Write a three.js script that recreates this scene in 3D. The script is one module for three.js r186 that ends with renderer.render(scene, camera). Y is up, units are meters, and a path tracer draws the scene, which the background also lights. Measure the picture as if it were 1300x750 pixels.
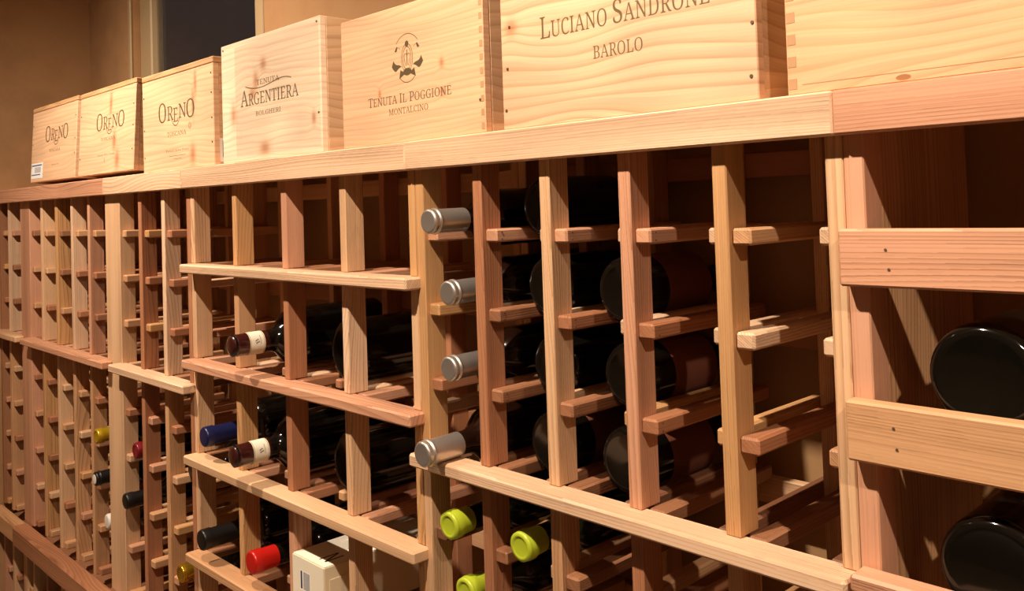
import * as THREE from 'three';
import { mergeGeometries } from 'three/addons/utils/BufferGeometryUtils.js';

// ---------------------------------------------------------------- camera, light, exposure
const scene = new THREE.Scene();
scene.background = new THREE.Color().setRGB(0.050, 0.041, 0.039);       // night outside the window
const camera = new THREE.PerspectiveCamera(THREE.MathUtils.radToDeg(2 * Math.atan(526.47 / 1127.73)), 1316.7 / 1052.94, 0.02, 30);
camera.setViewOffset(1316.7, 1052.94, 0, 302.94, 1300, 750);
camera.position.set(0.8217, 1.3968, 0.7161);
camera.rotation.set(0.0307, 0.8011, -0.0329, 'YXZ');
const renderer = new THREE.WebGLRenderer();
renderer.toneMapping = THREE.LinearToneMapping;
renderer.toneMappingExposure = 1.0;
renderer.shadowMap.enabled = true;
const LAMP = new THREE.Color().setRGB(1.0, 0.83, 0.68);                  // warm halogen
const LAMP_POWER = 8.9;
const LAMP_SPOTS = [1.46, 0.20, -1.02];                           // along the track, metres
const LAMP_Y = 2.31, LAMP_Z = 0.70;

// ---------------------------------------------------------------- helpers
const MM = 0.001, Y0 = 1400;                                             // millimetres; rack heights are counted from 1.4 m above the floor
let seed = 7;
const rnd = () => { seed = (seed * 1664525 + 1013904223) >>> 0; return seed / 4294967296; };
const pick = (a) => a[Math.floor(rnd() * a.length)];
const taken = new Map();
const numbered = (n) => { const k = taken.get(n) ?? 0; taken.set(n, k + 1); return k ? n + '_' + String(k).padStart(3, '0') : n; };
function tag(o, label, category, group) { o.userData.label = label; o.userData.category = category; if (group) o.userData.group = group; return o; }
function thing(name, label, category, x, y, z, group) {                  // x, y, z in rack millimetres
  const o = new THREE.Group(); o.name = numbered(name); o.position.set(x * MM, (y + Y0) * MM, z * MM); scene.add(o);
  return tag(o, label, category, group);
}
function mesh(name, geometry, material, parent) {
  const m = new THREE.Mesh(geometry, material); m.name = name; m.castShadow = m.receiveShadow = true; parent.add(m); return m;
}

// tileable value noise
function lattice(w, h) { const a = new Float32Array(w * h); for (let i = 0; i < a.length; i++) a[i] = rnd(); return { a, w, h }; }
const sm = (t) => t * t * (3 - 2 * t);
function vn(L, u, v) {
  const x = u * L.w, y = v * L.h, i = Math.floor(x), j = Math.floor(y), fx = sm(x - i), fy = sm(y - j);
  const g = (p, q) => L.a[((q % L.h + L.h) % L.h) * L.w + ((p % L.w + L.w) % L.w)];
  return (g(i, j) * (1 - fx) + g(i + 1, j) * fx) * (1 - fy) + (g(i, j + 1) * (1 - fx) + g(i + 1, j + 1) * fx) * fy;
}
function dataTexture(w, h, f, srgb = true) {
  const d = new Uint8Array(w * h * 4);
  for (let y = 0; y < h; y++) for (let x = 0; x < w; x++) {
    const c = f(x / w, y / h), o = (y * w + x) * 4;
    for (let k = 0; k < 3; k++) d[o + k] = Math.max(0, Math.min(255, Math.round(c[k] * 255)));
    d[o + 3] = 255;
  }
  const t = new THREE.DataTexture(d, w, h); t.magFilter = t.minFilter = THREE.LinearFilter; t.wrapS = t.wrapT = THREE.RepeatWrapping;
  if (srgb) t.colorSpace = THREE.SRGBColorSpace;
  t.needsUpdate = true; return t;
}
// u runs across the grain (0.16 m a tile), v along it (1.28 m a tile)
const TILE_U = 0.16, TILE_V = 1.28;
function grainField(kind) {
  const broad = lattice(7, 2), fine = lattice(150, 9), mid = lattice(38, 3), warp = lattice(4, 5), pore = lattice(256, 40), dens = lattice(9, 2), blotch = lattice(5, 8);
  return (u, v) => {
    const bend = (vn(warp, u, v) - 0.5) * (kind === 'flat' ? 0.30 : 0.035);
    const uu = u + bend;
    const K = kind === 'flat' ? 26 : 52;
    const ph = (uu * K + 2.2 * vn(dens, uu, v)) % 1, ring = Math.pow((ph + 1) % 1, kind === 'flat' ? 2.6 : 1.6);   // slow darkening, then a sharp late-wood edge
    const t = 0.5 * vn(broad, uu, v) + 0.22 * vn(mid, uu, v) + 0.28 * vn(fine, uu, v);
    return { t, ring, pore: vn(pore, u, v), blotch: vn(blotch, u, v) };
  };
}
function woodTexture(kind, ringDepth) {
  const f = grainField(kind);
  return dataTexture(384, 768, (u, v) => {
    const g = f(u, v), k = 1.02 - ringDepth * g.ring * (0.35 + 0.9 * g.t) - 0.22 * (g.t - 0.35) - (g.pore > 0.84 ? 0.05 : 0) + 0.10 * (g.blotch - 0.5);
    return [k, k * (1 - 0.055 * g.ring * ringDepth / 0.2 - 0.03 * g.t), k * (1 - 0.12 * g.ring * ringDepth / 0.2 - 0.07 * g.t)];
  });
}
const WOODMAPS = [woodTexture('straight', 0.10), woodTexture('straight', 0.20), woodTexture('flat', 0.20)];
const woodMaterials = {};
const TONES = {                                                          // sRGB base colours of the mixed redwood and fir pieces
  pale: '#dfb68d', cream: '#e8c4a2', tan: '#d2a276', honey: '#d0a06c', pink: '#d39d7c', red: '#b57c58', brown: '#a3714f', umber: '#8c5e42',
};
function wood(tone, mapIndex = 0) {
  const key = tone + mapIndex;
  if (!woodMaterials[key]) woodMaterials[key] = new THREE.MeshStandardMaterial({ name: 'wood_' + key, color: TONES[tone], map: WOODMAPS[mapIndex], bumpMap: WOODMAPS[mapIndex], bumpScale: 0.00035, roughness: 0.62 });
  return woodMaterials[key];
}
// a board with eased edges: 44 triangles, grain along one axis, end grain on its ends
const boardCache = new Map();
function boardGeometry(sx, sy, sz, axis, c = 1.2 * MM, variant = 0) {
  const key = [sx, sy, sz].map((v) => Math.round(v * 1e4)).join() + axis + variant + Math.round(c * 1e5);
  if (boardCache.has(key)) return boardCache.get(key);
  const h = [sx / 2, sy / 2, sz / 2]; c = Math.min(c, h[0] * 0.6, h[1] * 0.6, h[2] * 0.6);
  const pos = [], nor = [], uv = [], ou = variant * 0.377 + (sx + sz) * 3.1, ov = variant * 0.619 + sy * 1.7, ga = 'xyz'.indexOf(axis);
  const corner = (s, face) => [0, 1, 2].map((k) => s[k] * (h[k] - (k === face ? 0 : c)));
  function poly(pts, n) {
    const l = Math.hypot(...n); n = n.map((v) => v / l);
    const a = pts[0], b = pts[1], d = pts[2], e1 = b.map((v, k) => v - a[k]), e2 = d.map((v, k) => v - a[k]);
    const cr = [e1[1] * e2[2] - e1[2] * e2[1], e1[2] * e2[0] - e1[0] * e2[2], e1[0] * e2[1] - e1[1] * e2[0]];
    if (cr[0] * n[0] + cr[1] * n[1] + cr[2] * n[2] < 0) pts = [...pts].reverse();
    let main = 0; for (let k = 1; k < 3; k++) if (Math.abs(n[k]) > Math.abs(n[main]) + 1e-6) main = k;
    const o = [0, 1, 2].filter((k) => k !== ga);
    const map = (p) => main === ga
      ? [(p[o[0]] * 0.8 + p[o[1]] * 1.1) / TILE_U + ou + 0.3, (p[o[1]] - p[o[0]]) / TILE_V * 3 + ov]
      : [(p[o[0] === main ? o[1] : o[0]] + p[main] * 0.7) / TILE_U + ou + main * 0.29, p[ga] / TILE_V + ov];
    for (let k = 1; k + 1 < pts.length; k++) for (const p of [pts[0], pts[k], pts[k + 1]]) { pos.push(...p); nor.push(...n); uv.push(...map(p)); }
  }
  for (let f = 0; f < 3; f++) for (const s of [-1, 1]) {
    const o = [0, 1, 2].filter((k) => k !== f), n = [0, 0, 0]; n[f] = s;
    poly([[-1, -1], [1, -1], [1, 1], [-1, 1]].map(([a, b]) => { const q = [0, 0, 0]; q[f] = s; q[o[0]] = a; q[o[1]] = b; return corner(q, f); }), n);
  }
  for (let e = 0; e < 3; e++) for (const a of [-1, 1]) for (const b of [-1, 1]) {
    const o = [0, 1, 2].filter((k) => k !== e), n = [0, 0, 0]; n[o[0]] = a; n[o[1]] = b;
    const q = (t) => { const s = [0, 0, 0]; s[e] = t; s[o[0]] = a; s[o[1]] = b; return s; };
    poly([corner(q(-1), o[0]), corner(q(1), o[0]), corner(q(1), o[1]), corner(q(-1), o[1])], n);
  }
  for (const a of [-1, 1]) for (const b of [-1, 1]) for (const d of [-1, 1]) poly([0, 1, 2].map((f) => corner([a, b, d], f)), [a, b, d]);
  const g = new THREE.BufferGeometry();
  g.setAttribute('position', new THREE.Float32BufferAttribute(pos, 3)); g.setAttribute('normal', new THREE.Float32BufferAttribute(nor, 3)); g.setAttribute('uv', new THREE.Float32BufferAttribute(uv, 2));
  boardCache.set(key, g); return g;
}
// a board given by its limits in rack millimetres, as a part of a thing
function board(name, parent, [x0, x1], [y0, y1], [z0, z1], axis, material, { c = 1.2, variant = Math.floor(rnd() * 4) } = {}) {
  const m = mesh(name, boardGeometry((x1 - x0) * MM, (y1 - y0) * MM, (z1 - z0) * MM, axis, c * MM, variant), material, parent);
  const p = parent.isScene ? new THREE.Vector3() : parent.position;
  m.position.set((x0 + x1) / 2 * MM - p.x, ((y0 + y1) / 2 + Y0) * MM - p.y, (z0 + z1) / 2 * MM - p.z);
  return m;
}

// ---------------------------------------------------------------- the room
const WX = -2110, WZ = -262, RX = 3000, FZ = 2600, FLOOR = -1400, CEIL = 1150;
const plasterL = [lattice(6, 6), lattice(23, 23), lattice(90, 90)];
const plasterMap = dataTexture(512, 512, (u, v) => { const k = 0.9 + 0.10 * vn(plasterL[0], u, v) + 0.07 * vn(plasterL[1], u, v) + 0.03 * vn(plasterL[2], u, v); return [k, k * 0.985, k * 0.96]; });
const plaster = new THREE.MeshStandardMaterial({ name: 'ochre_plaster', color: '#ad865c', map: plasterMap, bumpMap: plasterMap, bumpScale: 0.0008, roughness: 0.9 });
const cream = new THREE.MeshStandardMaterial({ name: 'cream_paint', color: '#d9d2c6', map: plasterMap, roughness: 0.9 });
const floorMat = new THREE.MeshStandardMaterial({ name: 'floor_stone', color: '#8a857c', map: plasterMap, roughness: 0.6 });
const ceilMat = new THREE.MeshStandardMaterial({ name: 'ceiling_paint', color: '#e6e1d8', map: plasterMap, roughness: 0.9 });
function slab(name, xs, ys, zs, material) {
  const g = new THREE.BoxGeometry((xs[1] - xs[0]) * MM, (ys[1] - ys[0]) * MM, (zs[1] - zs[0]) * MM);
  const p = g.attributes.position, n = g.attributes.normal, uv = g.attributes.uv;
  for (let i = 0; i < p.count; i++) { const a = Math.abs(n.getX(i)) > 0.5 ? [p.getZ(i), p.getY(i)] : Math.abs(n.getY(i)) > 0.5 ? [p.getX(i), p.getZ(i)] : [p.getX(i), p.getY(i)]; uv.setXY(i, a[0] / 1.1, a[1] / 1.1); }
  return { g, at: [(xs[0] + xs[1]) / 2 * MM, ((ys[0] + ys[1]) / 2 + Y0) * MM, (zs[0] + zs[1]) / 2 * MM] };
}
function structure(name, slabs, material) {
  const gs = slabs.map((s) => { const b = slab(name, ...s); b.g.translate(...b.at); return b.g; });
  const m = mesh(name, gs.length > 1 ? mergeGeometries(gs) : gs[0], material, scene); m.userData.kind = 'structure'; return m;
}
const WIN = { x0: -1772, x1: -1006, y0: 180, y1: 980 };
structure('floor', [[[WX - 150, RX + 150], [FLOOR - 100, FLOOR], [WZ - 150, FZ + 150]]], floorMat);
structure('ceiling', [[[WX - 150, RX + 150], [CEIL, CEIL + 100], [WZ - 150, FZ + 150]]], ceilMat);
structure('wall_left', [[[WX - 150, WX], [FLOOR, CEIL], [WZ - 150, FZ + 150]]], plaster);
structure('wall_right', [[[RX, RX + 150], [FLOOR, CEIL], [WZ - 150, FZ + 150]]], cream);
structure('wall_front', [[[WX, RX], [FLOOR, CEIL], [FZ, FZ + 150]]], cream);
structure('wall_back', [
  [[WX, WIN.x0], [FLOOR, CEIL], [WZ - 64, WZ]], [[WIN.x1, RX], [FLOOR, CEIL], [WZ - 64, WZ]],
  [[WIN.x0, WIN.x1], [FLOOR, WIN.y0], [WZ - 64, WZ]], [[WIN.x0, WIN.x1], [WIN.y1, CEIL], [WZ - 64, WZ]]], plaster);
{
  const w = new THREE.Group(); w.name = 'window_1'; w.userData.kind = 'structure'; w.position.set((WIN.x0 + WIN.x1) / 2 * MM, (WIN.y0 + Y0) * MM, (WZ - 60) * MM); scene.add(w);
  const fm = new THREE.MeshStandardMaterial({ name: 'window_paint', color: '#b09872', roughness: 0.5 });
  const zs = [WZ - 60, WZ - 26], F = 80;
  board('window_frame', w, [WIN.x0, WIN.x0 + F], [WIN.y0, WIN.y1], zs, 'y', fm, { c: 4 });
  board('window_frame', w, [WIN.x1 - F, WIN.x1], [WIN.y0, WIN.y1], zs, 'y', fm, { c: 4 });
  board('window_frame', w, [WIN.x0 + F, WIN.x1 - F], [WIN.y0, WIN.y0 + F], zs, 'x', fm, { c: 4 });
  board('window_frame', w, [WIN.x0 + F, WIN.x1 - F], [WIN.y1 - F, WIN.y1], zs, 'x', fm, { c: 4 });
  board('corner_bead', w, [WIN.x0 - 14, WIN.x0 + 3], [WIN.y0, WIN.y1], [WZ - 4, WZ + 3], 'y', fm, { c: 2 });
  board('corner_bead', w, [WIN.x1 - 3, WIN.x1 + 14], [WIN.y0, WIN.y1], [WZ - 4, WZ + 3], 'y', fm, { c: 2 });
  const pane = mesh('window_pane', new THREE.BoxGeometry((WIN.x1 - WIN.x0 - 2 * F + 10) * MM, (WIN.y1 - WIN.y0 - 2 * F + 10) * MM, 4 * MM), new THREE.MeshPhysicalMaterial({ name: 'window_glass', color: '#dcdfe0', roughness: 0.04, transmission: 1, thickness: 0, ior: 1.5 }), w);
  pane.position.set(0, (WIN.y1 - WIN.y0) / 2 * MM, 14 * MM);
}

// ---------------------------------------------------------------- ceiling track with three spotlights
{
  const metal = new THREE.MeshStandardMaterial({ name: 'track_metal', color: '#d8d4cc', roughness: 0.45 });
  const glow = new THREE.MeshStandardMaterial({ name: 'lamp_glow', color: '#fff2dc', emissive: LAMP, emissiveIntensity: 60 });
  const track = mesh('lighting_track', boardGeometry(3.6, 0.02, 0.035, 'x', 0.002), metal, scene);
  track.position.set(0.25, (CEIL + Y0) * MM - 0.01, LAMP_Z + 0.09); tag(track, 'long pale metal lighting track on the ceiling', 'track');
  LAMP_SPOTS.forEach((x, i) => {
    const t = thing('track_spotlight', ['pale track spotlight over the bin rack', 'pale track spotlight over the wide bottle rack', 'pale track spotlight over the narrow rack'][i], 'spotlight', x * 1000, LAMP_Y * 1000 - Y0, LAMP_Z * 1000, 'spotlights on the ceiling track');
    const dir = new THREE.Vector3([0, 0, -0.23][i], -1.20, -0.70).normalize();
    const q = new THREE.Quaternion().setFromUnitVectors(new THREE.Vector3(0, -1, 0), dir);
    const can = mesh('lamp_housing', new THREE.LatheGeometry([[0.001, 0.14], [0.03, 0.138], [0.036, 0.12], [0.036, 0.02], [0.042, 0.006], [0.042, 0], [0.037, 0], [0.033, 0.014], [0.001, 0.016]].map((p) => new THREE.Vector2(...p)), 28), metal, t);
    can.quaternion.copy(q);
    const lens = mesh('lamp_face', new THREE.CylinderGeometry(0.03, 0.03, 0.004, 24), glow, t); lens.quaternion.copy(q); lens.position.copy(dir).multiplyScalar(-0.008);
    const top = dir.clone().multiplyScalar(-0.11), high = new THREE.Vector3(0, (CEIL + Y0) * MM - 0.02 - LAMP_Y, 0.09);
    mesh('lamp_stem', new THREE.TubeGeometry(new THREE.LineCurve3(top, high), 1, 0.008, 10), metal, t);
    const s = new THREE.SpotLight(LAMP, LAMP_POWER, 0, 1.0, 1, 2);
    s.name = 'spot_beam'; s.castShadow = true; s.shadow.radius = 0.9; s.position.copy(dir).multiplyScalar(0.012); s.target.position.copy(dir).multiplyScalar(1); t.add(s, s.target);
  });
}

// ---------------------------------------------------------------- wine racks
const T = 16, SD = 32, REAR = [-222, -190], SHELF_Y = 64, LEDGE = -820;
const ROWS = [-33, -129.6, -226, -319, -416, -513, -610, -706, -803];    // tops of the slats
const RAIL_ROW = 3, RAIL_H = 16.5, RAIL_Z = [-11, 25];
const MIX = ['pale', 'tan', 'honey', 'pink', 'red', 'brown', 'tan', 'pale'], SLATMIX = ['tan', 'honey', 'pink', 'red', 'brown', 'pale', 'red', 'tan'];
const stileWood = (tone) => wood(tone ?? pick(MIX), Math.floor(rnd() * 3));
const slatWood = (tone) => wood(tone ?? pick(SLATMIX), Math.floor(rnd() * 2));
// one upright pair and the slats that it carries on the given sides
function ladder(rack, x, { tones = [], sides = [-1, 1], rows = ROWS, cut, rightTones = {}, slatW = [17, 20], levels }) {
  const cuts = [...levels, LEDGE];
  let top = SHELF_Y;
  cuts.forEach((y, i) => {
    board('stile', rack, [x, x + T], [y, top], [-SD, 0], 'y', stileWood(tones[i] ?? tones[0]));
    top = i < cuts.length - 1 ? y - RAIL_H : y;
  });
  board('rear_stile', rack, [x, x + T], [LEDGE, SHELF_Y], REAR, 'y', stileWood());
  for (const side of sides) rows.forEach((y, r) => {
    const atRail = levels.some((l) => Math.abs(l - y) < 1), z1 = atRail ? RAIL_Z[0] : side > 0 ? -4 - rnd() * 2 : -14 - rnd() * 3, w = slatW[side > 0 ? 1 : 0];
    const xs = side > 0 ? [x + T, x + T + w] : [x - w, x];
    board('slat', rack, xs, [y - 16, y], [REAR[0], z1], 'z', slatWood(side > 0 ? (atRail ? pick(['red', 'brown', 'pink']) : rightTones[r]) : r === 1 || (r === 0 && x > 100) ? 'cream' : atRail ? pick(['brown', 'red', 'umber']) : undefined), { c: 2.2 });
  });
}
function rails(rack, x0, x1, levels, tones, back = true) {
  levels.forEach((y, i) => board('rail', rack, [x0, x1], [y - RAIL_H, y], RAIL_Z, 'x', wood(tones[i % tones.length], (i + 1) % 3), { c: 2.5 }));
  if (back) for (const y of [48, -150, -335, -520, -700]) board('rear_rail', rack, [x0 + 4, x1 - 4], [y - 30, y], [REAR[0] - 14, REAR[0]], 'x', wood(pick(SLATMIX), 0));
}
// below the ledge the base rack goes on down to the floor
function baseRack(name, label, x0, x1, xs, withSlats) {
  const r = thing(name, label, 'base rack', (x0 + x1) / 2, FLOOR, -110);
  for (const x of xs) {
    board('stile', r, [x, x + T], [FLOOR, LEDGE - 52], [-SD, 0], 'y', stileWood()); board('rear_stile', r, [x, x + T], [FLOOR, LEDGE - 52], REAR, 'y', stileWood('brown'));
    if (withSlats) for (const y of [-900, -997, -1094, -1191, -1288]) for (const s of [-1, 1]) {
      const e = s > 0 ? [x + T, x + T + 20] : [x - 17, x]; if (e[0] < x0 || e[1] > x1) continue;
      board('slat', r, e, [y - 16, y], [REAR[0], s > 0 ? -5 : -15], 'z', slatWood(), { c: 2.2 });
    }
  }
  board('rear_rail', r, [x0, x1], [-940, -910], [REAR[0] - 14, REAR[0]], 'x', wood('brown', 0)); board('rear_rail', r, [x0, x1], [-1330, -1300], [REAR[0] - 14, REAR[0]], 'x', wood('brown', 0));
  board('base_shelf', r, [x0, x1], [LEDGE - 52, LEDGE - 34], [-236, -1], 'x', wood('brown', 0));
  return r;
}
const midLevel = [ROWS[RAIL_ROW]];

// the five-column rack (beside the large-format bin)
const B = thing('bottle_rack', 'five column wooden bottle rack holding silver and lime green capped bottles', 'wine rack', 180, LEDGE, -110);
{
  const tones = [['honey', 'pale'], ['red', 'red'], ['pale', 'tan'], ['pink', 'red'], ['honey', 'tan'], ['pale', 'pale']];
  const rt = [{ 0: 'pink', 1: 'honey', 2: 'red', 4: 'umber' }, { 0: 'pink', 1: 'brown', 2: 'brown', 4: 'brown' }, { 0: 'pink', 1: 'red', 2: 'brown', 4: 'brown' }, { 0: 'pink', 1: 'red', 2: 'red', 4: 'brown' }, { 0: 'tan', 1: 'cream', 2: 'red', 4: 'brown' }, {}];
  for (let k = 0; k < 6; k++) ladder(B, -114 + 115 * k - (k ? 1 : 0) + (k === 5 ? -1 : 0), { tones: tones[k], sides: k === 0 ? [1] : k === 5 ? [-1] : [-1, 1], levels: midLevel, rightTones: rt[k] });
  rails(B, -112, 474, midLevel, ['cream']);
}
// the four-column rack for magnums
const C_LEVELS = [-95, -270.5, -445, -622, -798];
const C = thing('magnum_rack', 'four column wooden rack with wide openings and protruding horizontal rails', 'wine rack', -470, LEDGE, -110);
{
  const xs = [-805, -636, -467, -297, -130.5], tones = [['pale'], ['honey', 'tan'], ['pink', 'red', 'red'], ['pale', 'cream'], ['honey', 'pale']];
  xs.forEach((x, k) => ladder(C, x, { tones: tones[k], rows: C_LEVELS, sides: k === 0 ? [1] : k === 4 ? [-1] : [-1, 1], levels: C_LEVELS, slatW: [20, 20] }));
  rails(C, -802, -108, C_LEVELS, ['cream', 'pink', 'pale', 'tan', 'pale']);
}
// the three-column rack
const D = thing('bottle_rack', 'narrow three column wooden bottle rack with a broad pale filler strip', 'wine rack', -1020, LEDGE, -110);
{
  ladder(D, -822, { tones: ['red'], sides: [-1], levels: midLevel });
  ladder(D, -940, { tones: ['cream', 'tan'], levels: midLevel, rightTones: { 0: 'red', 1: 'red', 2: 'red' } });
  ladder(D, -1058, { tones: ['red', 'red'], levels: midLevel, rightTones: { 0: 'honey', 1: 'red', 2: 'honey' } });
  board('filler_strip', D, [-1248, -1162], [LEDGE, SHELF_Y], [-SD, 0], 'y', wood('pale', 0));
  board('rear_stile', D, [-1178, -1162], [LEDGE, SHELF_Y], REAR, 'y', stileWood());
  ROWS.forEach((y, r) => board('slat', D, [-1162, -1142], [y - 16, y], [REAR[0], r === RAIL_ROW ? RAIL_Z[0] : -5], 'z', slatWood(r < 3 ? 'tan' : undefined), { c: 2.2 }));
  rails(D, -1177, -799, midLevel, ['cream']);
}
// the next five-column rack
const E = thing('bottle_rack', 'five column wooden bottle rack holding yellow, black and white capped bottles', 'wine rack', -1530, LEDGE, -110);
{
  [-1364, -1481, -1599, -1718].forEach((x, k) => ladder(E, x, { tones: [['pink', 'tan'], ['cream', 'tan'], ['honey', 'pale'], ['pale', 'honey']][k], levels: midLevel }));
  board('filler_strip', E, [-1897, -1812], [LEDGE, SHELF_Y], [-SD, 0], 'y', wood('pink', 0));
  for (const x of [-1828, -1264]) board('rear_stile', E, [x, x + T], [LEDGE, SHELF_Y], REAR, 'y', stileWood());
  ROWS.forEach((y, r) => {
    board('slat', E, [-1812, -1792], [y - 16, y], [REAR[0], r === RAIL_ROW ? RAIL_Z[0] : -5], 'z', slatWood(), { c: 2.2 });
    board('slat', E, [-1266, -1249], [y - 16, y], [REAR[0], r === RAIL_ROW ? RAIL_Z[0] : -15], 'z', slatWood(), { c: 2.2 });
  });
  board('rail', E, [-1826, -1250], [-319 - RAIL_H, -319], RAIL_Z, 'x', wood('pink', 2), { c: 2.5 });
  board('rail_end', E, [-1250, -1217], [-319 - RAIL_H, -319], [0.5, RAIL_Z[1]], 'x', wood('pink', 2), { c: 2.5 });
  rails(E, -1812, -1250, [], []);
}
// the last rack, in the corner
const F = thing('bottle_rack', 'empty wooden bottle rack in the corner against the side wall', 'wine rack', -2000, LEDGE, -110);
{
  ladder(F, -2019, { tones: ['cream', 'tan'], levels: midLevel });
  board('stile', F, [-2108, -2092], [LEDGE, SHELF_Y], [-SD, 0], 'y', stileWood()); board('rear_stile', F, [-2108, -2092], [LEDGE, SHELF_Y], REAR, 'y', stileWood());
  board('rear_stile', F, [-1913, -1898], [LEDGE, SHELF_Y], REAR, 'y', stileWood());
  ROWS.forEach((y, r) => {
    board('slat', F, [-2092, -2072], [y - 16, y], [REAR[0], r === RAIL_ROW ? RAIL_Z[0] : -5], 'z', slatWood(), { c: 2.2 });
    board('slat', F, [-1915, -1898], [y - 16, y], [REAR[0], r === RAIL_ROW ? RAIL_Z[0] : -15], 'z', slatWood(), { c: 2.2 });
  });
  board('rail', F, [-2106, -1898], [-319 - RAIL_H, -319], RAIL_Z, 'x', wood('pale', 0), { c: 2.5 });
  board('rail_end', F, [-1898, -1869], [-319 - RAIL_H, -319], [0.5, RAIL_Z[1]], 'x', wood('pale', 0), { c: 2.5 });
  rails(F, -2106, -1898, [], []);
}
// the bin for large-format bottles
const A = thing('display_bin', 'wooden bin rack with broad front boards holding large dark bottles', 'wine rack', 740, LEDGE, -110);
{
  for (const [x0, x1] of [[475.5, 493], [1000, 1017]]) {
    board('side_panel', A, [x0, x1], [LEDGE, SHELF_Y], [-232, -SD], 'y', wood('tan', 2));
    board('stile', A, [x0, x1], [LEDGE, SHELF_Y], [-SD, 0], 'y', wood('pink', 0));
  }
  const lips = [[-80, -33], [-222, -173], [-470, -421], [-620, -571], [-770, -721]];
  lips.forEach(([a, b], i) => {
    const l = board('front_board', A, [475.5, 1017], [a, b], [0.4, 17], 'x', wood(i === 1 ? 'tan' : 'pink', i % 2 ? 0 : 2), { c: 2 });
    for (const [nx, ny] of [[40, 0.35], [42, 0.68], [500, 0.35], [500, 0.68]]) { const n = mesh('nail', nailGeometry(0.0011), nailMat(), l); n.position.set((475.5 + nx - 746.25) * MM, ((b - a) * (ny - 0.5)) * -MM, 8.4 * MM); }
  });
  board('rail', A, [477, 1015], [-326, -311], [0.4, 25], 'x', wood('pink', 1), { c: 2.5 });
  for (const y of [-183, -328.5, -505, -655]) for (const x of [554, 601, 700, 747, 860, 907]) board('cradle_slat', A, [x - 9, x + 9], [y - 14, y + (0)], [-225, -28], 'z', wood(pick(['brown', 'red', 'tan']), 0), { c: 3 });
  for (const y of [-200, -346, -522, -672]) { board('cross_bar', A, [493, 1000], [y - 20, y + 3], [-60, -40], 'x', wood('brown', 0)); board('cross_bar', A, [493, 1000], [y - 20, y + 3], [-222, -202], 'x', wood('brown', 0)); }
}
function nailMat() { return nailMat.m ??= new THREE.MeshStandardMaterial({ name: 'nail_head', color: '#6a5642', roughness: 0.5, metalness: 0.4 }); }
function nailGeometry(r) { nailGeometry.c ??= new Map(); if (!nailGeometry.c.has(r)) { const g = new THREE.CylinderGeometry(r, r * 1.1, 0.0012, 8); g.rotateX(Math.PI / 2); nailGeometry.c.set(r, g); } return nailGeometry.c.get(r); }
// nails through the visible slats of the five-column rack
for (const k of [1, 2, 3]) for (const r of [0, 1, 2]) for (const d of [4, 12]) {
  const n = mesh('nail', nailGeometry(0.0008), nailMat(), B); n.rotation.y = Math.PI / 2;
  n.position.set((-115 + 115 * k + T + 20.3) * MM - B.position.x, (ROWS[r] - d + Y0) * MM - B.position.y, -14 * MM - B.position.z);
}

// top boards: a shelf with a nosing in front, one to a rack
function topBoard(label, x0, x1, tone, map) {
  const t = thing('top_board', label, 'shelf board', (x0 + x1) / 2, SHELF_Y, -110);
  board('shelf', t, [x0, x1], [SHELF_Y, 82], [-246, 0], 'x', wood(tone, map), { c: 0.6 });
  board('nosing', t, [x0, x1], [45, 82], [0, 16.5], 'x', wood(tone, map), { c: 1.6 });
}
topBoard('pinkish top board of the bin rack under the unmarked crate', 475.6, 1017, 'pink', 0);
topBoard('long pale top board under the crate with big serif capitals', -113.6, 475.4, 'cream', 0);
topBoard('pale top board between the swoosh lettered crate and the crest crate', -805, -113.8, 'cream', 1);
topBoard('short pale pink-streaked top board under the window', -1212, -805.2, 'cream', 2);
topBoard('pinkish top board running to the side wall under the end crates', -2108, -1212.2, 'pink', 2);
// ledges under the upper racks
function ledge(label, x0, x1, tone, dz, dy) { const l = board('ledge_rail', scene, [x0, x1], [LEDGE - 52 + dy, LEDGE + dy], [0.3, 39 + dz], 'x', wood(tone, 2), { c: 5 }); l.name = numbered('ledge_rail'); tag(l, label, 'ledge rail', 'ledge rails below the upper racks'); }
ledge('thick red-brown ledge rail in front of the rack feet, running from the second rack', -1868, -806, 'red', 0, 0);
ledge('short pale ledge rail in the corner by the side wall', -2108, -1870, 'tan', -6, -3);
ledge('thick ledge rail below the magnum rack and the wide rack', -805, 1017, 'red', 0, 0);
baseRack('base_rack', 'dark wooden base rack below the ledge in the corner', -2108, -1898, [-2108, -2019, -1914], true);
baseRack('base_rack', 'dark wooden base rack below the red-brown ledge rail', -1897, -1250, [-1897, -1828, -1718, -1599, -1481, -1364, -1266], true);
baseRack('base_rack', 'wooden base rack below the narrow three column rack', -1249, -806, [-1249, -1178, -1058, -940, -822], false);
baseRack('base_rack', 'wooden base rack below the magnum rack', -805, -114, [-805, -636, -467, -297, -130], false);
baseRack('base_rack', 'wooden base rack below the wide five column rack', -113.5, 475, [-113.5, 1, 116, 231, 345, 459], false);
baseRack('base_rack', 'wooden base rack below the bin rack', 475.5, 1017, [475.5, 740, 1001], false);

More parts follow.
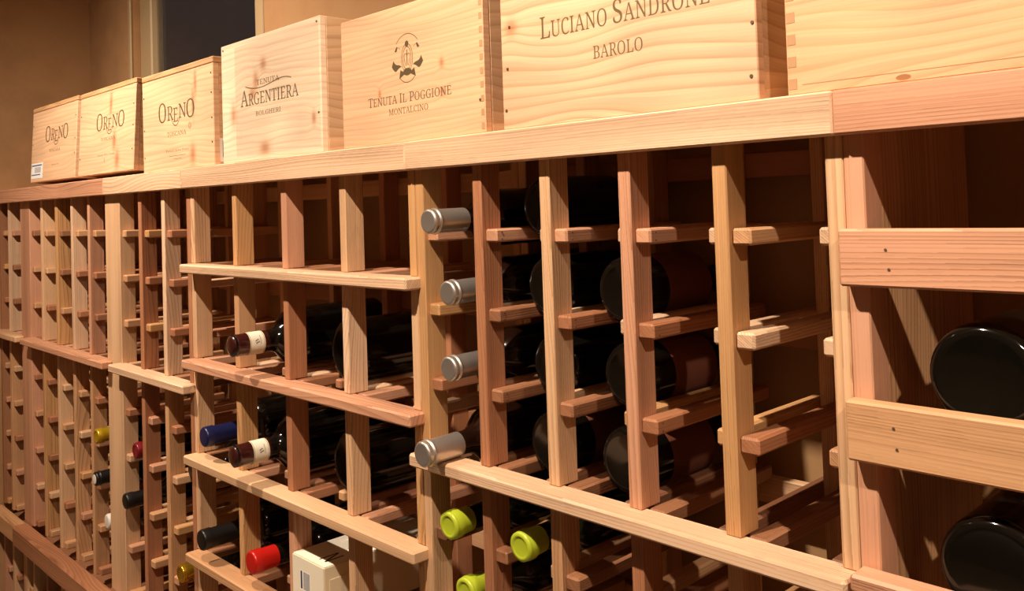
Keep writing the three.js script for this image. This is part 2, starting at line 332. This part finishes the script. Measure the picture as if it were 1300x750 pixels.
// ---------------------------------------------------------------- crates
function crateTexture(w, h, opt, draw) {                                 // w, h in mm; drawn at 3 pixels a millimetre
  const S = 3, c = document.createElement('canvas'); c.width = Math.round(w * S); c.height = Math.round(h * S);
  const g = c.getContext('2d'), im = g.createImageData(c.width, c.height), d = im.data;
  const warp = lattice(3, 4), fine = lattice(24, 260), mid = lattice(6, 40), broad = lattice(3, 6), bl = lattice(5, 4), pore = lattice(60, 500);
  const knots = opt.knots ?? [];
  const base = opt.base ?? [231, 189, 148];
  for (let y = 0; y < c.height; y++) for (let x = 0; x < c.width; x++) {
    const u = x / c.width, v = y / c.height;
    let bend = (vn(warp, u * 0.98, v * 0.98) - 0.5) * (opt.bend ?? 0.06) + (opt.slope ?? 0) * u, kn = 0;
    for (const [kx, ky, kr, kw] of knots) { const dx = (u - kx) * w, dy = (v - ky) * h, r = Math.hypot(dx / (kw ?? 1), dy); bend += Math.tanh(dy / kr) * 0.035 * Math.exp(-((r / (kr * 2.4)) ** 2)); kn += Math.exp(-((r / kr) ** 2)); }
    const vv = v + bend, ph = ((vv * (opt.rings ?? 17) + 1.6 * vn(broad, u * 0.5, vv)) % 1 + 1) % 1, ring = Math.pow(ph, 3) * (ph > 0.94 ? (1 - ph) / 0.06 : 1);
    const k = 1.0 - (opt.depth ?? 0.10) * ring - 0.07 * (vn(fine, u * 0.2, vv) - 0.5) - 0.08 * (vn(mid, u * 0.3, vv) - 0.5) + 0.07 * (vn(bl, u, v) - 0.5) - (vn(pore, u, vv) > 0.9 ? 0.025 : 0);
    const o = (y * c.width + x) * 4, q = Math.min(1, kn);
    d[o] = base[0] * k * (1 - 0.17 * q); d[o + 1] = base[1] * k * (1 - 0.05 * ring) * (1 - 0.30 * q); d[o + 2] = base[2] * k * (1 - 0.12 * ring) * (1 - 0.38 * q); d[o + 3] = 255;
  }
  g.putImageData(im, 0, 0);
  if (draw) { g.setTransform(S, 0, 0, S, 0, 0); g.fillStyle = g.strokeStyle = opt.ink ?? '#5b4a2e'; draw(g, w, h); }
  const t = new THREE.CanvasTexture(c); t.colorSpace = THREE.SRGBColorSpace; t.magFilter = THREE.LinearFilter; return t;
}
// a word whose letters are fitted between x0 and x1 (mm from the left edge); y is the baseline, mm from the top
function word(g, text, x0, x1, y, cap, { font = 'serif', weight = '', small = cap } = {}) {
  const letters = [...text], size = (ch, i) => (i === 0 || text[i - 1] === ' ' ? cap : small) / 0.70;
  let total = 0; const ws = letters.map((ch, i) => { g.font = `${weight} ${size(ch, i)}px ${font}`; const w = ch === ' ' ? size(ch, i) * 0.28 : g.measureText(ch).width; total += w; return w; });
  const k = (x1 - x0) / total; let x = x0;
  letters.forEach((ch, i) => { g.save(); g.font = `${weight} ${size(ch, i)}px ${font}`; g.translate(x, y); g.scale(k, 1); g.fillText(ch, 0, 0); g.restore(); x += ws[i] * k; });
}
const crateSideMap = crateTexture(250, 200, { rings: 13, depth: 0.10, bend: 0.08, base: [222, 190, 154] });
const crateSide = new THREE.MeshStandardMaterial({ name: 'pine_side', color: '#efe4d6', map: crateSideMap, roughness: 0.7 });
const crateDark = new THREE.MeshStandardMaterial({ name: 'pine_lid', color: '#f1dcc0', map: crateSideMap, roughness: 0.7 });
const endGrain = new THREE.MeshStandardMaterial({ name: 'pine_end_grain', color: '#b98d63', roughness: 0.8 });
function pinePart(name, parent, size, at, material, c = 1) {              // sizes and places in mm from the crate's base
  const g = boardGeometry(size[0] * MM, size[1] * MM, size[2] * MM, size[0] > size[2] ? 'x' : 'z', c * MM, 9).clone(), p = g.attributes.position, n = g.attributes.normal, uv = g.attributes.uv;
  for (let i = 0; i < p.count; i++) { const a = Math.abs(n.getX(i)) > 0.7 ? p.getZ(i) : p.getX(i), b = Math.abs(n.getY(i)) > 0.7 ? p.getZ(i) : p.getY(i); uv.setXY(i, a / 0.25 + 0.5, b / 0.2 + 0.5); }
  const m = mesh(name, g, material, parent); m.position.set(...at.map((v) => v * MM)); return m;
}
function crate(label, x0, x1, h, { z = 10, depth = 190, lid = 0, tilt = 0, texture, nails = [], fingers }) {
  const w = x1 - x0, o = thing('wine_crate', label, 'wine crate', (x0 + x1) / 2, 82.3, z - depth, 'wooden wine crates on top of the racks');
  o.rotation.x = -tilt;
  const H = h - lid, th = 11;
  const front = pinePart('front_panel', o, [w, H, th], [0, H / 2, depth - th / 2], new THREE.MeshStandardMaterial({ name: 'printed_pine', map: texture(w, H), roughness: 0.62 }));
  { const g = front.geometry, p = g.attributes.position, uv = g.attributes.uv; for (let i = 0; i < p.count; i++) uv.setXY(i, p.getX(i) / (w * MM) + 0.5, p.getY(i) / (H * MM) + 0.5); }
  pinePart('back_panel', o, [w, H, th], [0, H / 2, th / 2], crateSide);
  for (const s of [-1, 1]) pinePart('side_panel', o, [th, H, depth - 2 * th], [s * (w - th) / 2, H / 2, depth / 2], crateSide);
  pinePart('bottom', o, [w - 2 * th, 9, depth - 2 * th], [0, 4.5, depth / 2], crateDark);
  if (lid) pinePart('lid', o, [w + 1, lid - 0.6, depth + 1], [0, h - lid / 2 + 0.3, depth / 2], crateDark, 1.5);
  else pinePart('lid', o, [w - 2 * th, 9, depth - 2 * th], [0, h - 5, depth / 2], crateDark);
  for (const [nx, ny] of nails) { const n = mesh('nail', nailGeometry(0.0017), nailMat(), o); n.position.set((nx - w / 2) * MM, ny * MM, (depth + 0.2) * MM); }
  if (fingers) for (let i = 0; i < 11; i++) { const y = (i + 0.5) * H / 11; pinePart('finger_joint', o, [fingers.w, H / 22, 3], [fingers.side * (w - fingers.w) / 2 - fingers.side * 1.2, y, depth - 1.2], endGrain, 0.3); }
  return o;
}
// the looping name on the three end crates
function looped(g, x, y, s) {                                             // x, y: left end and baseline; s: width
  word(g, 'O', x, x + s * 0.25, y, s * 0.22); word(g, 'R', x + s * 0.25, x + s * 0.43, y - s * 0.01, s * 0.16); word(g, 'E', x + s * 0.42, x + s * 0.56, y + s * 0.015, s * 0.155);
  word(g, 'N', x + s * 0.56, x + s * 0.78, y - s * 0.015, s * 0.16); word(g, 'O', x + s * 0.76, x + s, y, s * 0.20);
  g.lineWidth = s * 0.011; g.beginPath(); g.moveTo(x + s * 0.38, y - s * 0.02); g.bezierCurveTo(x + s * 0.44, y + s * 0.10, x + s * 0.56, y + s * 0.08, x + s * 0.60, y - s * 0.04); g.stroke();
}
function tinyLine(g, x0, x1, y, size) { g.font = `italic ${size}px serif`; word(g, 'Tenuta Sette Ponti', x0, x1, y, size * 0.7, { small: size * 0.6 }); }
const O1 = crate('pale crate with a white label, end crate by the side wall', -1761, -1414, 196, { lid: 12, tilt: 0.055, nails: [[338, 60], [338, 95], [338, 150], [9, 40], [9, 100], [9, 150]], texture: (w, h) => crateTexture(w, h, { depth: 0.05, knots: [[0.25, 0.78, 7, 0.6]] }, (g) => { looped(g, 109, h - 100, 180); word(g, 'TOSCANA', 146, 232, h - 73, 6.5); tinyLine(g, 170, 225, h - 38, 5); }) });
{
  const paper = document.createElement('canvas'); paper.width = 192; paper.height = 88; const g = paper.getContext('2d');
  g.fillStyle = '#f2efe9'; g.fillRect(0, 0, 192, 88); g.fillStyle = '#31497c'; g.fillRect(6, 10, 170, 7); g.fillRect(6, 64, 150, 6); g.fillStyle = '#777777'; for (let i = 0; i < 26; i++) g.fillRect(60 + i * 4, 24, i % 3 ? 1.5 : 2.5, 32);
  const t = new THREE.CanvasTexture(paper); t.colorSpace = THREE.SRGBColorSpace;
  const m = mesh('paper_label', new THREE.BoxGeometry(0.094, 0.040, 0.0005), new THREE.MeshStandardMaterial({ name: 'paper_label', map: t, roughness: 0.8 }), O1); m.position.set((-1708 + 1587.5) * MM, 30 * MM, 190.4 * MM);
}
crate('pale crate with a long vertical knot streak, between the two crates of the same name', -1390, -1053, 194, { lid: 12, tilt: 0.055, nails: [[328, 45], [328, 95], [328, 140], [9, 40], [9, 140]], texture: (w, h) => crateTexture(w, h, { depth: 0.05, knots: [[0.66, 0.62, 20, 0.5], [0.58, 0.15, 26, 0.3], [0.72, 0.85, 20, 0.6]] }, (g) => { looped(g, 107, h - 97, 173); word(g, 'TOSCANA', 139, 227, h - 73, 7); tinyLine(g, 121, 225, h - 40, 6); g.fillRect(166, h - 34, 2, 10); }) });
crate('pale crate with a red-brown streak beside its round stamp, below the dark window', -996, -676, 194, { lid: 12, nails: [[312, 42], [312, 85], [312, 130], [312, 165], [8, 30], [8, 85], [8, 150]], texture: (w, h) => crateTexture(w, h, { depth: 0.06, knots: [[0.77, 0.14, 24, 0.22], [0.735, 0.34, 24, 0.25], [0.72, 0.86, 18, 0.6]] }, (g) => { looped(g, 76, h - 94, 168); word(g, 'TOSCANA', 118, 204, h - 65, 8); g.lineWidth = 0.9; g.beginPath(); g.arc(220, h - 79, 6, 0, 7); g.stroke(); g.beginPath(); g.arc(220, h - 79, 3.4, 0, 7); g.stroke(); tinyLine(g, 110, 214, h - 34, 6.5); g.fillRect(126, h - 27, 74, 0.8); g.fillRect(146, h - 21, 36, 0.7); }) });
{
  const o = scene.children.filter((c) => c.name.startsWith('wine_crate')).at(-1);
  const m = mesh('paper_label', new THREE.BoxGeometry(0.0005, 0.042, 0.05), new THREE.MeshStandardMaterial({ name: 'side_label', color: '#e9e3da', roughness: 0.8 }), o); m.position.set(160.3 * MM, 27 * MM, 155 * MM);
  const k = mesh('label_border', new THREE.BoxGeometry(0.0005, 0.030, 0.036), new THREE.MeshStandardMaterial({ name: 'label_ink', color: '#2a2420', roughness: 0.8 }), m); k.position.set(0.0003, 0.002, 0.002);
  const q = mesh('label_field', new THREE.BoxGeometry(0.0005, 0.023, 0.029), m.material, m); q.position.set(0.0006, 0.002, 0.002);
}
const AR = crate('tall pale crate with a swoosh above its name and clear film over the front', -643, -321, 204, { nails: [[314, 196], [8, 196], [314, 60]], texture: (w, h) => crateTexture(w, h, { base: [246, 218, 185], rings: 19, depth: 0.05, knots: [[0.46, 0.24, 10, 1], [0.38, 0.36, 14, 0.6], [0.34, 0.46, 10, 1], [0.13, 0.60, 18, 0.5], [0.46, 0.91, 10, 1.6], [0.93, 0.74, 10, 0.6]] }, (g) => {
  word(g, 'TENUTA', 124, 199, h - 123, 8); word(g, 'ARGENTIERA', 68, 257, h - 91, 26, { small: 19 }); word(g, 'BOLGHERI', 119, 202, h - 72, 7);
  g.lineWidth = 1.5; g.beginPath(); g.moveTo(86, h - 124); g.bezierCurveTo(130, h - 112, 160, h - 120, 190, h - 124); g.bezierCurveTo(210, h - 127, 222, h - 126, 236, h - 122); g.stroke();
}) });
{ const m = mesh('plastic_film', new THREE.BoxGeometry(0.268, 0.186, 0.0004), new THREE.MeshPhysicalMaterial({ name: 'clear_film', color: '#ffffff', transmission: 1, thickness: 0, roughness: 0.12, ior: 1.4 }), AR); m.position.set(0.024, 0.102, 0.1905); }
crate('wide crate stamped with a crest above two lines of capitals', -265, 40, 182, { nails: [[297, 40]], fingers: { side: 1, w: 6 }, texture: (w, h) => crateTexture(w, h, { base: [226, 179, 138], rings: 24, depth: 0.06, knots: [[0.74, 0.48, 6, 0.7], [0.30, 0.62, 6, 0.5], [0.74, 0.68, 5, 1]] }, (g) => {
  word(g, 'TENUTA IL POGGIONE', 64, 244, h - 53, 12.5, { small: 11 }); word(g, 'MONTALCINO', 111, 197, h - 38.5, 8);
  const x = 155, y = h - 108;                                              // the crest
  g.lineWidth = 1; g.beginPath(); g.ellipse(x, y - 2, 12, 19, 0, 0, 7); g.stroke(); g.beginPath(); g.ellipse(x, y - 2, 9, 15, 0, 0, 7); g.stroke();
  g.fillRect(x - 0.8, y - 13, 1.6, 20); for (const s of [-1, 1]) {
    g.beginPath(); g.moveTo(x + s * 12, y + 8); g.bezierCurveTo(x + s * 26, y + 10, x + s * 22, y + 20, x + s * 34, y + 6); g.lineTo(x + s * 30, y - 2); g.bezierCurveTo(x + s * 24, y + 8, x + s * 20, y + 2, x + s * 12, y + 8); g.fill();
    g.beginPath(); g.moveTo(x + s * 13, y - 14); g.bezierCurveTo(x + s * 24, y - 26, x + s * 18, y - 8, x + s * 27, y - 14); g.lineTo(x + s * 22, y - 20); g.fill();
    g.beginPath(); g.moveTo(x + s * 4, y + 18); g.lineTo(x + s * 18, y + 24); g.lineTo(x + s * 15, y + 12); g.fill();
    g.beginPath(); g.moveTo(x, y - 6); g.bezierCurveTo(x + s * 8, y - 14, x + s * 7, y + 2, x + s * 2, y + 8); g.stroke();
  }
  g.beginPath(); g.arc(x, y - 21, 4, 0, 7); g.fill(); g.beginPath(); g.ellipse(x, y + 16, 9, 5, 0, 0, 7); g.fill();
  g.beginPath(); g.arc(x, y - 4, 30, Math.PI * 1.22, Math.PI * 1.78); g.stroke(); g.beginPath(); g.arc(x, y + 8, 22, Math.PI * 0.25, Math.PI * 0.75); g.stroke();
}) });
crate('pale crate with big serif capitals over wide wavy grain', 71, 405, 212, { nails: [[15, 118], [10, 70], [6, 22], [330, 70], [327, 22], [330, 120]], texture: (w, h) => crateTexture(w, h, { base: [226, 181, 142], rings: 16, depth: 0.14, bend: 0.15, slope: -0.05, knots: [[0.05, 0.45, 9, 1.1]] }, (g) => { g.fillStyle = '#66502f'; word(g, 'LUCIANO SANDRONE', 63, 287, h - 96, 24, { small: 18 }); word(g, 'BAROLO', 140, 207, h - 63, 13); }) });
crate('plain orange-toned crate with finger joints, without any lettering', 433, 765, 212, { depth: 200, fingers: { side: -1, w: 8 }, texture: (w, h) => crateTexture(w, h, { base: [230, 176, 130], rings: 16, depth: 0.08, bend: 0.12 }, (g) => { g.fillStyle = '#8a6238'; g.fillRect(14, h - 8.5, w, 0.6); g.beginPath(); g.ellipse(100, h - 4, 6, 2.4, 0, 0, 7); g.fillStyle = '#a06a3c'; g.fill(); }) });

// ---------------------------------------------------------------- bottles
const glass = (color) => new THREE.MeshPhysicalMaterial({ name: 'bottle_glass', color, roughness: 0.1, ior: 1.5 });
const GLASS = { dark: glass('#0e0c08'), brown: glass('#1d0e07'), green: glass('#14180a') };
const paint = (name, color, roughness, metalness = 0, extra = {}) => new THREE.MeshPhysicalMaterial({ name, color, roughness, metalness, ...extra });
const CAP = {
  silver: paint('silver_foil', '#cfc8bd', 0.38, 0.85), lime: paint('lime_foil', '#b7c52f', 0.38, 0.05), burgundy: paint('burgundy_foil', '#3a1512', 0.25, 0.1, { clearcoat: 0.7 }), navy: paint('navy_foil', '#171b45', 0.35, 0.1),
  black: paint('black_foil', '#15110e', 0.4, 0.1), red: paint('red_foil', '#c01d14', 0.32, 0.1), gold: paint('gold_foil', '#c79a2a', 0.25, 0.8), yellow: paint('yellow_foil', '#c9a31f', 0.3, 0.5), white: paint('white_cap', '#e8e0d0', 0.5), wine: paint('wine_foil', '#7c1620', 0.35, 0.1), slate: paint('slate_foil', '#33302c', 0.45, 0.2),
};
const lathe = (pts, seg = 40) => { const g = new THREE.LatheGeometry(pts.map(([r, y]) => new THREE.Vector2(r * MM, y * MM)), seg); g.rotateX(Math.PI / 2); return g; };   // the axis becomes +z
const geo = new Map();
const once = (k, f) => { if (!geo.has(k)) geo.set(k, f()); return geo.get(k); };
const labelMap = (() => { const c = document.createElement('canvas'); c.width = 256; c.height = 96; const g = c.getContext('2d'); g.fillStyle = '#e9dfc6'; g.fillRect(0, 0, 256, 96); g.fillStyle = '#b09a58'; g.fillRect(0, 3, 256, 4); g.fillRect(0, 89, 256, 4); g.fillStyle = '#2e2a22'; for (const x of [40, 168]) { g.save(); g.translate(x, 56); g.rotate(-0.5); g.font = 'italic 30px serif'; g.fillText('B', -10, 0); g.restore(); g.fillRect(x - 14, 66, 34, 2); } const t = new THREE.CanvasTexture(c); t.colorSpace = THREE.SRGBColorSpace; return t; })();
const neckPaper = new THREE.MeshStandardMaterial({ name: 'neck_paper', map: labelMap, roughness: 0.7 });
const darkPaper = new THREE.MeshStandardMaterial({ name: 'dark_label', color: '#6d3a22', roughness: 0.8 }), palePaper = new THREE.MeshStandardMaterial({ name: 'pale_label', color: '#d8cfbb', roughness: 0.8 });
// base at the origin, neck along +z
function bottle(label, { R = 38, L = 298, nr = 14.5, glassKind = 'dark', cap = 'silver', capLen = 55, style = 'ring', neckLabel, bodyLabel, group, end }, [x, y, z], { flip = false, pitch = 0, yaw = 0, roll = 0 } = {}) {
  const o = thing('wine_bottle', label, 'wine bottle', x, y, z, group);
  const sh = L * 0.60, nk = L * 0.74;
  mesh('body', once('b' + [R, L, nr], () => lathe([[0.1, R * 0.13], [R * 0.3, R * 0.115], [R * 0.6, R * 0.06], [R * 0.74, 1.0], [R * 0.80, 0], [R * 0.87, 0.5], [R * 0.93, 2.2], [R * 0.98, 5.6], [R, 10], [R, sh], [R * 0.985, sh + L * 0.02], [R * 0.90, sh + L * 0.052], [R * 0.72, sh + L * 0.085], [R * 0.52, sh + L * 0.115], [nr * 1.12, nk], [nr, nk + 8], [nr, L - 4], [0.1, L - 4]], 48)), GLASS[glassKind], o);
  const c = nr + 0.6, tip = L, from = L - capLen;
  const profiles = {
    ring: [[c, from], [c, tip - 13], [c + 1.5, tip - 12.2], [c + 1.7, tip - 10], [c + 0.2, tip - 8.8], [c - 0.4, tip - 7.6], [c + 0.5, tip - 6], [c + 0.6, tip - 2.6], [c - 0.8, tip - 0.6], [c - 3, tip], [c - 3.6, tip - 0.5], [0.1, tip - 0.5]],
    flare: [[c - 0.6, from], [c + 0.4, tip - 17], [c + 2.0, tip - 15], [c + 2.2, tip - 7], [c + 0.8, tip - 5.6], [c + 1.6, tip - 4.4], [c + 1.2, tip - 1], [c - 2, tip], [c - 4, tip - 0.2], [c - 4.6, tip - 1.4], [0.1, tip - 1.4]],
    plain: [[c, from], [c + 0.3, tip - 20], [c + 1.6, tip - 18], [c + 1.6, tip - 4], [c, tip - 1], [c - 2.4, tip], [0.1, tip + 0.2]],
    round: [[c, from], [c, tip - 10], [c - 1, tip - 5], [c - 4, tip - 1.6], [c - 8, tip], [0.1, tip + 0.4]],
  };
  mesh('capsule', once('c' + [nr, L, capLen, style], () => lathe(profiles[style], 36)), CAP[cap], o);
  if (end) { const m = mesh('capsule_top', once('e' + nr, () => lathe([[0.1, 0.9], [nr - 4.4, 0.8], [nr - 3.6, 0]], 28)), CAP[end], o); m.position.z = (L + 0.05) * MM; }
  if (neckLabel) { const g = once('n' + [nr, L, neckLabel], () => { const q = new THREE.CylinderGeometry((c + 0.5) * MM, (c + 0.5) * MM, (neckLabel[1] - neckLabel[0]) * MM, 36, 1, true); q.rotateX(Math.PI / 2); return q; }); const m = mesh('neck_label', g, neckPaper, o); m.position.z = (L - (neckLabel[0] + neckLabel[1]) / 2) * MM; m.rotation.z = 0.9; }
  if (bodyLabel) { const g = once('l' + [R, bodyLabel.join()], () => { const q = new THREE.CylinderGeometry((R + 0.25) * MM, (R + 0.25) * MM, (bodyLabel[1] - bodyLabel[0]) * MM, 40, 1, true, bodyLabel[2] ?? 0, bodyLabel[3] ?? Math.PI); q.rotateX(Math.PI / 2); return q; }); const m = mesh('label', g, bodyLabel[4] === 'pale' ? palePaper : darkPaper, o); m.position.z = (bodyLabel[0] + bodyLabel[1]) / 2 * MM; }
  o.rotation.set(flip ? Math.PI + pitch : -pitch, yaw, roll, 'YXZ');
  return o;
}
// neck outwards: place by the tip of the capsule
function neckOut(label, opt, tip, pitch = 0, yaw = 0) {                     // pitch > 0: the base lies higher than the tip
  const L = opt.L ?? 298, dz = Math.cos(pitch) * Math.cos(yaw), dx = Math.cos(pitch) * Math.sin(yaw);
  return bottle(label, opt, [tip[0] - L * dx, tip[1] + L * Math.sin(pitch), tip[2] - L * dz], { pitch: -pitch, yaw });
}
const silver = { L: 280, cap: 'silver', capLen: 58, glassKind: 'brown', group: 'silver capped bottles in the first column of the wide rack' };
neckOut('silver capped bottle in the topmost cell of its column, sticking far out', silver, [-49, -22, 32], 0.012);
neckOut('silver capped bottle one cell below the topmost, barely sticking out', { ...silver, L: 262 }, [-49, -113, 5], 0.02);
neckOut('silver capped bottle in the cell just above the protruding rail bottle', { ...silver, L: 264 }, [-49, -207.5, 7], 0.02);
neckOut('silver capped bottle resting its neck on the long pale rail', { ...silver, L: 300 }, [-49, -304, 52], 0.02);
const lime = { L: 265, nr: 15, cap: 'lime', capLen: 34, style: 'flare', glassKind: 'green', group: 'lime green capped bottles under the rail of the wide rack' };
neckOut('lime green capped bottle directly under the rail, beside the double stile', lime, [-49, -400, 14], 0.02);
neckOut('lime green capped bottle under the rail, beside the red-brown stile', { ...lime, L: 255 }, [66, -400.5, 1.5], 0.02);
neckOut('lowest lime green capped bottle, one cell below the double stile pair', { ...lime, L: 245 }, [-49, -488, -9], 0.02);
const inner = { R: 38, L: 195, cap: 'slate', capLen: 40, glassKind: 'dark' };
const cells = [[66, 0], [66, 1], [66, 2], [66, 3], [181, 1], [181, 2], [181, 3]];
cells.forEach(([x, r], i) => bottle(['dark bottle lying base outwards in the top cell beside the silver capped one', 'dark bottle lying base outwards in the second cell of its column', 'dark bottle lying base outwards in the third cell of its column', 'dark red labelled bottle lying base outwards just above the rail', 'dark bottle with a brown label lying in the second cell behind the pale stile', 'dark bottle with a brown label lying in the third cell behind the pale stile', 'dark bottle with a brown label lying above the rail behind the pale stile'][i],
  { ...inner, bodyLabel: i > 2 ? [38, 120, 0, Math.PI * 2] : undefined, group: 'dark bottles lying base outwards in the wide rack' }, [x, ROWS[r] + 24.5, -56 - (i % 3) * 5], { flip: true }));

const mag = { R: 50, L: 300, nr: 17.5, glassKind: 'dark' };
// short cradles that carry the big bottles in the magnum rack
function cradle(cx, level) { for (const s of [-1, 1]) board('cradle_slat', C, [cx + s * 22 - 8, cx + s * 22 + 8], [level - 15, level - 0.5], [REAR[0], -52], 'z', wood(pick(SLATMIX), 0), { c: 2 }); }
for (const [cx, lv] of [[-713, 2], [-713, 3], [-541, 1], [-541, 2], [-541, 3], [-373, 1], [-373, 2]]) cradle(cx, C_LEVELS[lv]);
neckOut('magnum with a white paper neck band on the second rail from the top', { ...mag, cap: 'burgundy', capLen: 62, style: 'round', neckLabel: [27, 54] }, [-541, -218, 56], 0.006);
neckOut('magnum with a white paper neck band on the third rail, under another such bottle', { ...mag, cap: 'burgundy', capLen: 62, style: 'round', neckLabel: [30, 58] }, [-541, -394.5, 57], 0);
neckOut('bottle with a dark blue capsule on the third rail of the magnum rack', { ...mag, L: 270, cap: 'navy', capLen: 78, style: 'plain', nr: 16 }, [-717, -399, 24], 0.012);
neckOut('bottle with a black capsule on the fourth rail, beside the red one', { ...mag, L: 280, cap: 'black', capLen: 75, style: 'plain', nr: 16 }, [-717, -577, 33], 0);
neckOut('bottle with a bright red capsule beside the white carton', { ...mag, L: 275, cap: 'red', capLen: 44, style: 'plain', nr: 17 }, [-541, -571, 29], 0);
bottle('dark magnum lying base outwards on the second rail, above another', { ...mag, L: 198, cap: 'slate' }, [-373, C_LEVELS[1] + 45, -56], { flip: true });
bottle('dark magnum lying base outwards on the third rail, below another', { ...mag, L: 200, cap: 'slate' }, [-373, C_LEVELS[2] + 45, -55], { flip: true });

neckOut('bottle with a ringed yellow capsule in the rack with two fillers', { L: 272, cap: 'yellow', capLen: 40, style: 'flare', glassKind: 'green', group: 'bottles in the last column beside the broad filler' }, [-1297, -495, 12], 0.02);
neckOut('black capped bottle with a pale round capsule top', { L: 275, cap: 'black', capLen: 55, style: 'ring', end: 'white', group: 'bottles in the last column beside the broad filler' }, [-1297, -589, 16], 0.02);
neckOut('white capped bottle half hidden by the broad filler strip', { L: 250, cap: 'white', capLen: 40, style: 'plain', group: 'bottles in the last column beside the broad filler' }, [-1297, -690, -8], 0.02);
neckOut('wine red capped bottle half hidden by a thin stile', { L: 252, cap: 'wine', capLen: 45, style: 'flare' }, [-1111, -498, -4], 0.02);
neckOut('black capped bottle in the narrow rack beside the broad filler strip', { L: 278, cap: 'black', capLen: 60, style: 'plain' }, [-1111, -598, 19], 0.02);
neckOut('gold foil capped bottle low in the narrow rack', { L: 265, cap: 'gold', capLen: 34, style: 'flare' }, [-872, -686, 6], 0.02);
neckOut('black capped bottle in the narrow rack, above the gold capped one', { L: 240, cap: 'black', capLen: 60, style: 'plain' }, [-872, -497, -20], 0.02);
const big = { R: 42, L: 205, nr: 16, cap: 'slate', capLen: 40, glassKind: 'dark', group: 'large dark bottles in the bin rack' };
bottle('large dark bottle base in the middle opening of the bin', big, [577, -147.5, -2], { flip: true });
bottle('large dark bottle base in the opening below the second front board', big, [578.5, -293, -2], { flip: true });

// the cartons in the magnum rack
{
  const c = document.createElement('canvas'); c.width = 384; c.height = 352; const g = c.getContext('2d');
  g.fillStyle = '#efe3c8'; g.fillRect(0, 0, 384, 352); g.fillStyle = '#fbf7ec'; g.fillRect(92, 78, 130, 130); g.fillStyle = '#3d3a44'; g.fillRect(100, 84, 22, 116);
  for (let i = 0; i < 20; i++) g.fillRect(136 + i * 4, 84, i % 3 === 0 ? 3 : 1.6, 116);
  g.strokeStyle = '#2a2620'; g.lineWidth = 5; g.beginPath(); g.arc(44, 268, 14, 0.9, 5.4); g.stroke(); g.lineWidth = 2.5; g.strokeRect(96, 264, 120, 86);
  const t = new THREE.CanvasTexture(c); t.colorSpace = THREE.SRGBColorSpace;
  const tc = document.createElement('canvas'); tc.width = 384; tc.height = 700; const h = tc.getContext('2d'); h.fillStyle = '#f2e9d2'; h.fillRect(0, 0, 384, 700); h.fillStyle = '#1d1a17';
  h.save(); h.translate(330, 600); h.rotate(-Math.PI / 2 + 1.57); h.font = '150px sans-serif'; h.fillText('N', -110, 60); h.restore(); h.font = '110px sans-serif'; h.fillText('N', 220, 380);
  const tt = new THREE.CanvasTexture(tc); tt.colorSpace = THREE.SRGBColorSpace;
  const o = thing('wine_carton', 'white printed carton with a barcode lying beside the red capped bottle', 'carton', -404, C_LEVELS[3] + 0.3, -110);
  const plain = new THREE.MeshStandardMaterial({ name: 'carton_card', color: '#e6d3ac', roughness: 0.75 });
  const W = 0.092, H = 0.084, Dp = 0.222;
  const body = mesh('body', boardGeometry(W, H, Dp, 'z', 0.0015, 7), plain, o); body.position.set(0, H / 2, 0.003);
  const face = mesh('printed_front', new THREE.BoxGeometry(W - 0.002, H - 0.002, 0.0006), new THREE.MeshStandardMaterial({ name: 'carton_front', map: t, roughness: 0.7 }), o); face.position.set(0, H / 2, 0.003 + Dp / 2 + 0.0003);
  const top = mesh('printed_top', new THREE.BoxGeometry(W - 0.002, 0.0006, Dp - 0.002), new THREE.MeshStandardMaterial({ name: 'carton_top', map: tt, roughness: 0.7 }), o); top.position.set(0, H + 0.0003, 0.003);
  const flap = mesh('side_flap', new THREE.BoxGeometry(0.0012, 0.06, 0.05), plain, o); flap.position.set(W / 2 + 0.0006, 0.034, 0.08);
}
for (const o of scene.children) o.traverse?.((m) => { if (m.isMesh) m.castShadow = m.receiveShadow = true; });

renderer.render(scene, camera);
